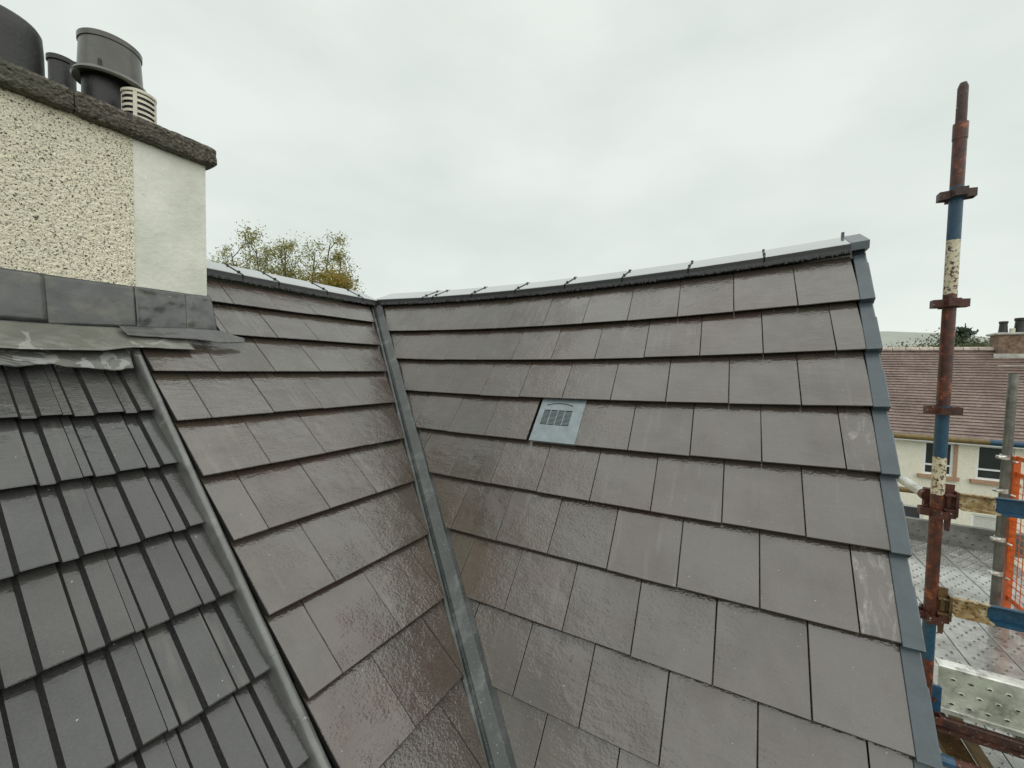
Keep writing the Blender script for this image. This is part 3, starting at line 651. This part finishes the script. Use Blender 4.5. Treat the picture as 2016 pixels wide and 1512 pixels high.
def transom(z,label,mat,rmat):
    t=thing('scaffold_transom',W(PU,1.5,z),label,'scaffold beam','beams hung on the rusty pole')
    b=MB(); v0,v1=.905,2.05; c0=(v0+v1)/2
    b.box(W(PU,c0,z+.072),(.006,v1-v0,.058)); b.box(W(PU-.030,c0,z+.040),(.066,v1-v0,.007)); b.box(W(PU-.008,c0,z+.103),(.022,v1-v0,.005)); b.build('beam',mat,t)
    for sgn,vv in((1,.912),(-1,2.05)):
        b=MB(); b.box(W(PU,vv-.012*sgn,z+.05),(.05,.010,.12),bev=.002); b.box(W(PU,vv-.035*sgn,z+.018),(.046,.04,.012),bev=.002); b.box(W(PU,vv-.035*sgn,z+.09),(.046,.04,.012),bev=.002)
        b.tube(W(PU,vv-.035*sgn,z+.03),W(PU,vv-.035*sgn,z+.10),.014,n=10)
        b.build('end_pressing',rmat,t)
        b=MB(); b.loft([[W(PU+x,vv-.035*sgn+y,z+zz) for x,y in((-.004,-w_),(.004,-w_),(.004,w_),(-.004,w_))] for zz,w_ in((-.085,.008),(.0,.013),(.14,.018))]); b.build('wedge',rmat,t)
transom(-.655,'upper scaffold beam with rusty cream and blue paint at the right','transom_paint','rust')
transom(-1.155,'lower scaffold beam above the toe board with cream and dark blue paint','transom_paint','rust_brown')
def ledger(name,a,b_,r,mat,label,cat='scaffold tube',group=None,ends=True):
    t=thing(name,W(*a),label,cat,group); b=MB(); b.tube(W(*a),W(*b_),r,n=20); autosmooth(b.build('tube',mat,t))
    if ends:
        d=(W(*b_)-W(*a)).normalized()
        for p,s_ in((W(*a),1),(W(*b_),-1)):
            b=MB(); b.tube(p-d*.004*s_,p+d*.045*s_,r*1.16,n=16); b.box(p+d*.01*s_+Vector((0,0,-.01)),(.03,.03,.10),d.to_track_quat('X','Z').to_matrix(),bev=.003); b.build('end_fitting','rust',t)
    return t
ledger('scaffold_ledger',(PU+.07,PV-.01,-.60),(5.5,PV-.02,-.62),.0242,'galv_bright','bright galvanised tube running from the rusty pole behind the gable')
ledger('scaffold_ledger',(5.58,1.0,-.63),(5.58,3.0,-.63),.028,'rail_paint','upper mustard guard rail with blue end in front of far house','guard rail')
ledger('scaffold_ledger',(5.58,1.0,-1.18),(5.58,3.0,-1.18),.028,'rail_paint','lower mustard guard rail behind the rusty pole','guard rail')
# galvanised upright with band clamps
gt=thing('scaffold_tube',W(4.1,1.605,-1.66),'weathered galvanised upright tube beside the orange mesh guard','scaffold tube')
b=MB(); b.tube(W(4.1,1.603,-1.75),W(4.1,1.618,.02),.0242,n=22,cap=False); b.lathe(W(4.1,1.618,0),[(.0242,.0),(.0242,.02),(.021,.02),(.0205,-.2)],22); autosmooth(b.build('tube','galv_tube',gt))
for i,z in enumerate((-.555,-.79,-1.13,-1.37)):
    b=MB(); b.lathe(W(4.1,1.606,0),[(.0244,z-.014),(.0275,z-.016),(.0275,z+.016),(.0244,z+.014)],20)
    b.tube(W(4.07,1.56,z),W(4.08,1.60,z+.004),.010,n=8); b.box(W(4.08,1.568,z),(.03,.022,.02),bev=.002)
    if i%2: b.tube(W(4.06,1.545,z+.012),W(4.13,1.57,z-.01),.0065,n=8)
    b.tube(W(4.085,1.635,z-.02),W(4.09,1.66,z-.03),.007,n=8)
    autosmooth(b.build('band_clamp','galv_bright',gt))
def brick_guard():
    t=thing('brick_guard',W(4.0,1.66,-1.64),'orange wire mesh brick guard standing along the scaffold edge','mesh panel')
    u0,u1,z0,z1,v=4.115,2.9,-1.63,-.545,1.662
    b=MB()
    for u in(u0,u1): b.box(W(u,v,(z0+z1)/2),(.044,.034,z1-z0),bev=.003)
    for z in(z0+.10,z0,z1-.12,z1-.01,): b.box(W((u0+u1)/2,v,z),(u0-u1-.04,.014,.032),bev=.003)
    b.box(W(u0-.01,v-.012,z0+.62),(.03,.016,.05)); b.build('frame','orange_paint',t)
    b=MB(); k=0; u=u0-.05
    while u>u1: b.tube(W(u,v+.002,z0),W(u,v+.002,z1-.12),.0026,n=5,cap=False); u-=.05
    z=z0+.14
    while z<z1-.13: b.tube(W(u0,v+.005,z),W(u1,v+.005,z),.0026,n=5,cap=False); z+=.05
    b.build('wire_mesh','orange_paint',t)
brick_guard()
def dimple(b,c,ax,ay,az,r=.014,mi=1):
    """pressed perforation: raised rim pair round a slot"""
    c=Vector(c); n=8; v=[];f=[]
    for rr,h in((r,0),(r*.8,.0035),(r*.52,.0035),(r*.45,-.004)):
        v+=[c+ax*(math.cos(t*2*math.pi/n)*rr*1.25)+ay*(math.sin(t*2*math.pi/n)*rr*.75)+az*h for t in range(n)]
    for i in range(3): f+=[(i*n+k,i*n+(k+1)%n,(i+1)*n+(k+1)%n,(i+1)*n+k) for k in range(n)]
    b.add(v,f,0); b.add([c+ax*(math.cos(t*2*math.pi/n)*r*.6*1.25)+ay*(math.sin(t*2*math.pi/n)*r*.6*.75)+az*.0038 for t in range(n)],[tuple(range(n))],1)
def deck():
    zt=-1.66
    names=['innermost wet steel scaffold board beside the gable','second wet steel scaffold board from the gable','third wet steel scaffold board from the gable','fourth wet steel scaffold board from the gable','outermost wet steel scaffold board under the mesh guard']
    for k in range(5):
        v0=.965+.2425*k-.0; v1=v0+.238; u0,u1=2.80,5.52
        t=thing('scaffold_board',W((u0+u1)/2,(v0+v1)/2,zt-.06),names[k],'scaffold board','deck boards of the upper lift')
        b=MB(); b.loft([[W(u,v,z) for v,z in((v0,zt-.058),(v0,zt-.004),(v0+.004,zt),(v1-.004,zt),(v1,zt-.004),(v1,zt-.058),(v1-.012,zt-.058),(v1-.010,zt-.006),(v0+.010,zt-.006),(v0+.012,zt-.058))] for u in(u0,u1)]); b.build('plank','deck_steel',t)
        b=MB()
        u=u0+.05; r=0
        while u<u1-.03:
            for q in((.045,.119,.193) if r%2==0 else (.082,.156)): dimple(b,W(u,v0+q,zt+.0003),Vector((1,0,0)),Vector((0,1,0)),Vector((0,0,1)),.011)
            u+=.052; r+=1
        b.build('perforations',['deck_steel','hole_dark'],t,kind='stuff')
deck()
def toe_board(u,v0,v1,z0,z1,label,mat,flange,sp,thick=.05):
    t=thing('toe_board',W(u,(v0+v1)/2,z0),label,'toe board','steel toe boards')
    b=MB(); b.loft([[W(u+x,v,z) for x,z in((0,z0),(0,z1-.006),(.004,z1),(flange,z1+.004),(flange,z1-.012),(flange-.004,z1-.002),(.010,z1-.008),(.006,z0+.006),(.03,z0+.004),(.03,z0))] for v in(v0,v1)]); b.build('plank',mat,t)
    b=MB(); b.box(W(u-.003,(v0+v1)/2,z0+.012),(.006,v1-v0,.02)); b.build('lower_lip',mat,t)
    b=MB(); rows=3
    for r in range(rows):
        v=v0+.05+(sp/2 if r%2 else 0); z=z0+(z1-z0)*(.24+.26*r)
        while v<v1-.02: dimple(b,W(u-.0004,v,z),Vector((0,1,0)),Vector((0,0,1)),Vector((-1,0,0)),.0105); v+=sp
    b.build('perforations',[mat,'hole_dark'],t,kind='stuff')
toe_board(2.75,.905,2.1,-1.665,-1.43,'bright perforated steel toe board at the near end of the deck','galv_bright',.055,.062)
toe_board(5.50,1.0,2.9,-1.665,-1.445,'dull perforated steel toe board at the far end of the deck','galv_tube',.03,.085)
# lower lift seen under the toe board
def lower():
    t=ledger('scaffold_ledger',(2.60,.80,-1.80),(2.60,2.2,-1.805),.0242,'rust','rusty scaffold tube with blue end below the near toe board')
    b=MB(); b.tube(W(2.60,.865,-1.8),W(2.60,.925,-1.8),.0246,n=18); b.build('blue_end','standard_paint' if 0 else 'rail_blue',t)
    t=thing('toe_bracket',W(2.72,.89,-1.7),'blue painted steel bracket at the foot of the toe board','bracket'); b=MB(); b.box(W(2.735,.885,-1.60),(.012,.055,.14),bev=.002); b.box(W(2.72,.885,-1.67),(.04,.055,.01)); b.build('plate','rail_blue',t); b=MB(); b.tube(W(2.725,.885,-1.60),W(2.74,.885,-1.60),.012,n=8); b.build('bolt','rust',t)
    t=thing('scaffold_beam',W(2.70,1.5,-1.74),'dark rusty beam directly under the near toe board','scaffold beam'); b=MB(); b.box(W(2.735,1.45,-1.70),(.03,1.2,.045),bev=.004); b.box(W(2.72,1.45,-1.726),(.06,1.2,.006)); b.build('beam','rust_dark',t)
    for k in range(5):
        v0=.75+.2425*k; t=thing('scaffold_board',W(3.4,v0+.12,-2.75),['steel board of the lower lift, nearest the wall','steel board of the lower lift, second from the wall','steel board of the lower lift, third from the wall','steel board of the lower lift, fourth from the wall','steel board of the lower lift, outermost'][k],'scaffold board','deck boards of the lower lift')
        b=MB(); b.box(W(3.5,v0+.119,-2.70),(3.2,.236,.05),bev=.004); b.build('plank','deck_steel',t)
        b=MB(); u=2.0; r=0
        while u<4.6:
            for q in((.045,.119,.193) if r%2==0 else (.082,.156)): dimple(b,W(u,v0+q,-2.6745),Vector((1,0,0)),Vector((0,1,0)),Vector((0,0,1)),.011)
            u+=.06; r+=1
        b.build('perforations',['deck_steel','hole_dark'],t,kind='stuff')
    t=thing('timber_batten',W(2.9,1.2,-2.4),'pale timber batten leaning below the toe board','timber'); b=MB(); a,c2=W(3.3,1.14,-1.97),W(2.80,1.18,-2.02); d=c2-a; q=d.to_track_quat('X','Z').to_matrix(); b.box((a+c2)/2,(d.length,.05,.03),q,bev=.002); b.build('batten','timber',t)
    t=thing('timber_plank',W(2.9,1.1,-2.4),'dark timber plank beside the pale batten under the deck','timber'); b=MB(); a,c2=W(3.3,1.05,-1.99),W(2.80,1.09,-2.04); d=c2-a; q=d.to_track_quat('X','Z').to_matrix(); b.box((a+c2)/2,(d.length,.11,.035),q,bev=.002); b.build('plank','rust_brown',t)
plain('rail_blue',(.008,.055,.12),.4,var=.35,scale=40,coat=.4)
lower()
# ------------------------------------------------------------------ far house
fh=thing('house',W(23,8,-H),'cream roughcast house with red-brown tiled roof behind the scaffold','house')
def far_house():
    u0,u1=21.,28.; v0,v1=4.2,17.; ze=-2.35; ur,zr=24.4,1.12
    wins=[(6.13,6.93,-3.74,-2.50),(7.53,8.45,-3.74,-2.50),(10.6,11.5,-3.74,-2.5),(13.,13.9,-3.74,-2.5),(7.5,8.6,-6.1,-5.02),(5.2,6.2,-6.1,-5.02),(10.6,11.7,-6.1,-5.02)]
    # front wall with real openings
    us=sorted({v0,v1}|{a for w_ in wins for a in w_[:2]}); zs=sorted({-H,ze+.1}|{a for w_ in wins for a in w_[2:]}); b=MB()
    for i in range(len(us)-1):
        for j in range(len(zs)-1):
            c0=((us[i]+us[i+1])/2,(zs[j]+zs[j+1])/2)
            if any(w_[0]<c0[0]<w_[1] and w_[2]<c0[1]<w_[3] for w_ in wins): continue
            b.add([W(u0,us[i],zs[j]),W(u0,us[i+1],zs[j]),W(u0,us[i+1],zs[j+1]),W(u0,us[i],zs[j+1])],[(0,1,2,3)])
    for a,c2,d,e in wins:
        P=[(a,d),(c2,d),(c2,e),(a,e)]; b.add([W(u0,x,z) for x,z in P]+[W(u0+.2,x,z) for x,z in P],[(i,4+i,4+(i+1)%4,(i+1)%4) for i in range(4)])
    b.add([W(u0+.25,v0,-H),W(u0+.25,v1,-H),W(u0+.25,v1,ze),W(u0+.25,v0,ze)],[(3,2,1,0)])
    b.build('wall','roughcast_far',fh)
    for vv in(v0,v1):
        b=MB(); P=[(u0,-H),(u1,-H),(u1,ze),(ur,zr-.15),(u0,ze)]; s_=1 if vv==v0 else -1
        b.v=[W(u,vv,z) for u,z in P]+[W(u,vv+.25*s_,z) for u,z in P]; k=5; b.f=[tuple(range(k)),tuple(range(k,2*k))[::-1]]+[(i,(i+1)%k,k+(i+1)%k,k+i) for i in range(k)]; b.mi=[0]*len(b.f); b.build('gable_wall','roughcast_far',fh)
    for i,(a,c2,d,e) in enumerate(wins):
        fr=MB(); fw_=.065; uu=u0+.08
        for x0,x1,z0,z1 in((a,c2,d,d+fw_),(a,c2,e-fw_,e),(a,a+fw_,d+fw_,e-fw_),(c2-fw_,c2,d+fw_,e-fw_),(a+fw_,c2-fw_,d+.34,d+.40)):
            fr.box(W(uu,(x0+x1)/2,(z0+z1)/2),(.07,x1-x0,z1-z0))
        win=fr.build('window','white_upvc',fh)
        p=MB(); p.add([W(uu+.01,a+fw_,d+fw_),W(uu+.01,c2-fw_,d+fw_),W(uu+.01,c2-fw_,d+.34),W(uu+.01,a+fw_,d+.34)],[(0,1,2,3)]); p.build('pane','glass_dark',win)
        p=MB(); p.add([W(uu+.01,a+fw_,d+.4),W(uu+.01,c2-fw_,d+.4),W(uu+.01,c2-fw_,e-fw_),W(uu+.01,a+fw_,e-fw_)],[(0,1,2,3)]); p.build('pane','glass_dark' if i not in(4,) else 'blind',win)
        p=MB(); p.box(W(u0-.02,(a+c2)/2,d-.07),(.22,c2-a+.3,.13)); p.build('sill','sandstone',win)
        if i==0: p=MB(); p.box(W(u0-.012,c2+.055,(d+e)/2),(.03,.10,e-d)); p.build('margin','sandstone',win)
    # roof: every course is a stepped row
    secs=[]; n=32; L=[]
    for k in range(n):
        f0,f1=k/n,(k+1)/n
        for f_,lift in((f0,.035),(f1,.0)): L.append((u0-.25+(ur-u0+.25)*f_,ze-.02+(zr-ze)*f_,lift))
    nx=64
    b=MB(); nn=(Vector((-(zr-ze),0,ur-u0))).normalized(); rows=[]
    for i in range(nx+1):
        v=v0-.15+(v1-v0+.3)*i/nx
        rows.append([W(u+nn.x*(l+.012*noise.noise((v*3,u*5,0))),v,z+nn.z*(l+.012*noise.noise((v*3,u*5,0)))) for u,z,l in L])
    b.loft(rows,closed=False); roof=b.build('roof','far_roof_tile',fh)
    b=MB(); b.add([W(ur,v0-.15,zr),W(ur,v1+.15,zr),W(u1+.25,v1+.15,ze),W(u1+.25,v0-.15,ze)],[(0,1,2,3)]); b.build('rear_roof','far_roof_tile',fh)
    v=v0-.15
    while v<v1:
        b=MB(); b.loft([[W(ur+.14*math.cos(t),q,zr-.05+.15*math.sin(t)) for t in [math.pi*j/8 for j in range(9)]] for q in(v+.01,v+.44)],cap=True); autosmooth(b.build('ridge_tile','far_ridge',roof)); v+=.45
    b=MB(); b.tube(W(u0-.33,v0-.1,ze-.08),W(u0-.33,v1+.1,ze-.08),.06,n=10); b.build('gutter','white_upvc',fh)
    # chimney straddling the ridge
    c=MB(); cv0,cv1=9.02,10.0; c.box(W(ur,(cv0+cv1)/2,1.1),(.7,cv1-cv0,1.16),bev=.02); c=c.build('chimney','far_brick',fh)
    b=MB(); b.box(W(ur,(cv0+cv1)/2,1.72),(.86,cv1-cv0+.2,.10),bev=.03); b.build('cope','far_cement',c)
    b=MB(); b.loft([[W(ur-x,v,z) for x,z in((.36,.92),(.40,.60),(.75,.42),(.72,.40),(.3,.5))] for v in(cv0-.12,cv1+.1)]); b.build('flashing','far_cement',c)
    for vv,r,h in((9.25,.13,.50),(9.72,.17,.62)):
        b=MB(); b.lathe(W(ur,vv,0),[(r*1.2,1.75),(r,1.85),(r*.85,1.75+h*.8),(r,1.75+h*.84),(r,1.75+h),(.01,1.75+h)],16); autosmooth(b.build('chimney_pot','pot_black',c))
    b=MB(); b.lathe(W(ur-.1,9.47,0),[(.08,1.75),(.08,1.95),(.01,1.95)],12); b.build('chimney_pot','vent_cream',c)
far_house()
# ------------------------------------------------------------------ trees
def leaf_mesh(pts,size,flat=.0):
    v=[];f=[]
    for p,d in pts:
        s_=size*random.uniform(.6,1.3); a=Vector((random.gauss(0,1),random.gauss(0,1),random.gauss(0,1))).normalized(); bb=a.cross(Vector((random.gauss(0,1),random.gauss(0,1),random.gauss(0,1)))).normalized()
        if d: a=(a*.6+d).normalized(); bb=a.cross(bb).normalized()
        n=len(v); v+=[p-a*s_*.9,p+bb*s_*.42,p+a*s_*.9,p-bb*s_*.42]; f.append((n,n+1,n+2,n+3))
    return v,f
def branch(b,p,d,L,r,depth,tips,spread=.55,droop=0):
    steps=3
    for i in range(steps):
        q=p+d*(L/steps); b.tube(p,q,r*(1-.25*i/steps),r*(1-.25*(i+1)/steps),n=5 if r<.03 else 8,cap=False); p=q
        d=(d+Vector((random.gauss(0,.12),random.gauss(0,.12),random.gauss(0,.08)-droop*(1 if depth<2 else 0)))).normalized()
        if depth<=1: tips.append((p.copy(),d.copy()))
    if depth==0: return
    for k in range(random.randint(2,4)):
        a=Vector((random.gauss(0,1),random.gauss(0,1),random.gauss(.25,.6))).normalized(); nd=(d*(1-spread)+a*spread).normalized()
        branch(b,p,nd,L*random.uniform(.62,.85),r*.6,depth-1,tips,spread,droop)
def birch():
    base=W(8.55,-14.05,-H); t=thing('birch_tree',base,'sparse yellowing birch tree behind the left ridge','tree')
    random.seed(21); b=MB(); tips=[]
    tr=MB(); tr.tube(base,base+Vector((.1,0,4.5)),.16,.11,n=10); 
    for (x,y,top,L) in((0,0,10.3,.8),(-.5,.9,10.4,.75),(.5,-.9,10.2,.75),(.95,-1.7,9.9,.6),(-.95,1.6,10.2,.75),(.2,.4,10.,.7),(.8,-1.3,10.6,.5),(-.8,1.5,9.3,.8),(-.3,.5,9.4,.8),(.3,-.5,9.3,.8)):
        p0=base+Vector((.1,0,4.2)); p1=base+Vector((x*.6,y*.6,6.6)); p2=base+Vector((x,y,top+.35)); b.tube(p0,p1,.07,.05,n=7); b.tube(p1,p2,.05,.018,n=6)
        for k in range(9):
            f_=k/8; p=p1.lerp(p2,f_*.95+.02); a=random.uniform(0,6.28); branch(b,p,Vector((math.cos(a)*.7,math.sin(a)*.7,.75)).normalized(),L*(1-.45*f_),.016,2,tips,.5,.05)
    tr.v+=[]; tr.build('trunk','bark',t); b.build('limbs','bark',t)
    pts=[]
    for p,d in tips:
        if random.random()<.08: continue
        for k in range(random.randint(6,13)): pts.append((p+Vector((random.gauss(0,.12),random.gauss(0,.12),random.gauss(0,.12)-.04)),None))
    v,f=leaf_mesh(pts,.044); ob('crown',me('crown',v,f,'leaf_birch'),t)
    random.seed(5)
birch()
def bush(name,c,rx,ry,rz,n,size,mat,label,cat='shrub',group=None,clumps=14):
    base=Vector((c.x,c.y,0)); t=thing(name,base,label,cat,group); pts=[]; b=MB()
    cen=[]
    for k in range(clumps):
        a=Vector((random.gauss(0,1),random.gauss(0,1),random.gauss(0,1))).normalized()*random.random()**.4; cen.append((c+Vector((a.x*rx,a.y*ry,a.z*rz)),random.uniform(.25,.45)))
    for q,s_ in cen: b.tube(base+Vector((0,0,max(0,c.z-rz-1.))),q,.035,.008,n=5,cap=False)
    for i in range(n):
        q,s_=random.choice(cen); pts.append((q+Vector((random.gauss(0,rx*s_*.6),random.gauss(0,ry*s_*.6),random.gauss(0,rz*s_*.6))),None))
    v,f=leaf_mesh(pts,size); b.tube(base,base+Vector((0,0,max(.3,c.z-rz*.5))),.12,.05,n=8); b.build('trunk','bark',t); ob('crown',me('crown',v,f,mat),t)
bush('garden_tree',W(8.75,-11.9,2.30),.75,.95,.95,6500,.055,'leaf_yellow','denser yellow-green tree right of the birch, behind the ridge','tree',clumps=26)
def conifer(px,py,top,label):
    base=W(px,py,-H); t=thing('conifer_tree',base,label,'tree'); tr=MB(); hh=top+H; tr.tube(base,base+Vector((0,0,hh)),.25,.03,n=8); tr.build('trunk','bark',t)
    pts=[]; bb=MB()
    for k in range(64):
        z=hh*.5+(hh*.5)*(k/64)**.9; rad=(1-(k/64))**.75*3.0*random.uniform(.6,1.1)+.25; a=random.uniform(0,6.28); d=Vector((math.cos(a),math.sin(a),.55)).normalized(); p=base+Vector((0,0,z-.5)); bb.tube(p,p+d*rad,.05,.012,n=5,cap=False)
        for i in range(55):
            f_=random.random()**.6; q=p+d*rad*f_; pts.append((q+Vector((random.gauss(0,.11),random.gauss(0,.11),random.gauss(.06,.07))),None))
    bb.build('limbs','bark',t); v,f=leaf_mesh(pts,.13); ob('crown',me('crown',v,f,'leaf_conifer'),t)
conifer(44,14.7,4.0,'dark conifer rising behind the far house ridge')
for i,(u,v,z,rx,ry,rz) in enumerate([(40,10.6,.45,2,2.4,1.8),(41,12.6,.65,2,2.4,1.7),(40,14.3,.5,2,2.2,1.7),(42,16.7,.3,2,2.2,1.8),(40,7.4,-1.1,2,2.,2)]):
    bush('garden_tree',W(u,v,z),rx,ry,rz,17000,.10,'leaf_hedge',['rounded green tree just left of the rusty pole, beyond the ridge','green tree hidden mostly behind the rusty pole','green tree at the foot of the conifer','green tree between conifer and far chimney','low green tree at the left end of the far ridge'][i],'tree','trees beyond the far roof',30)
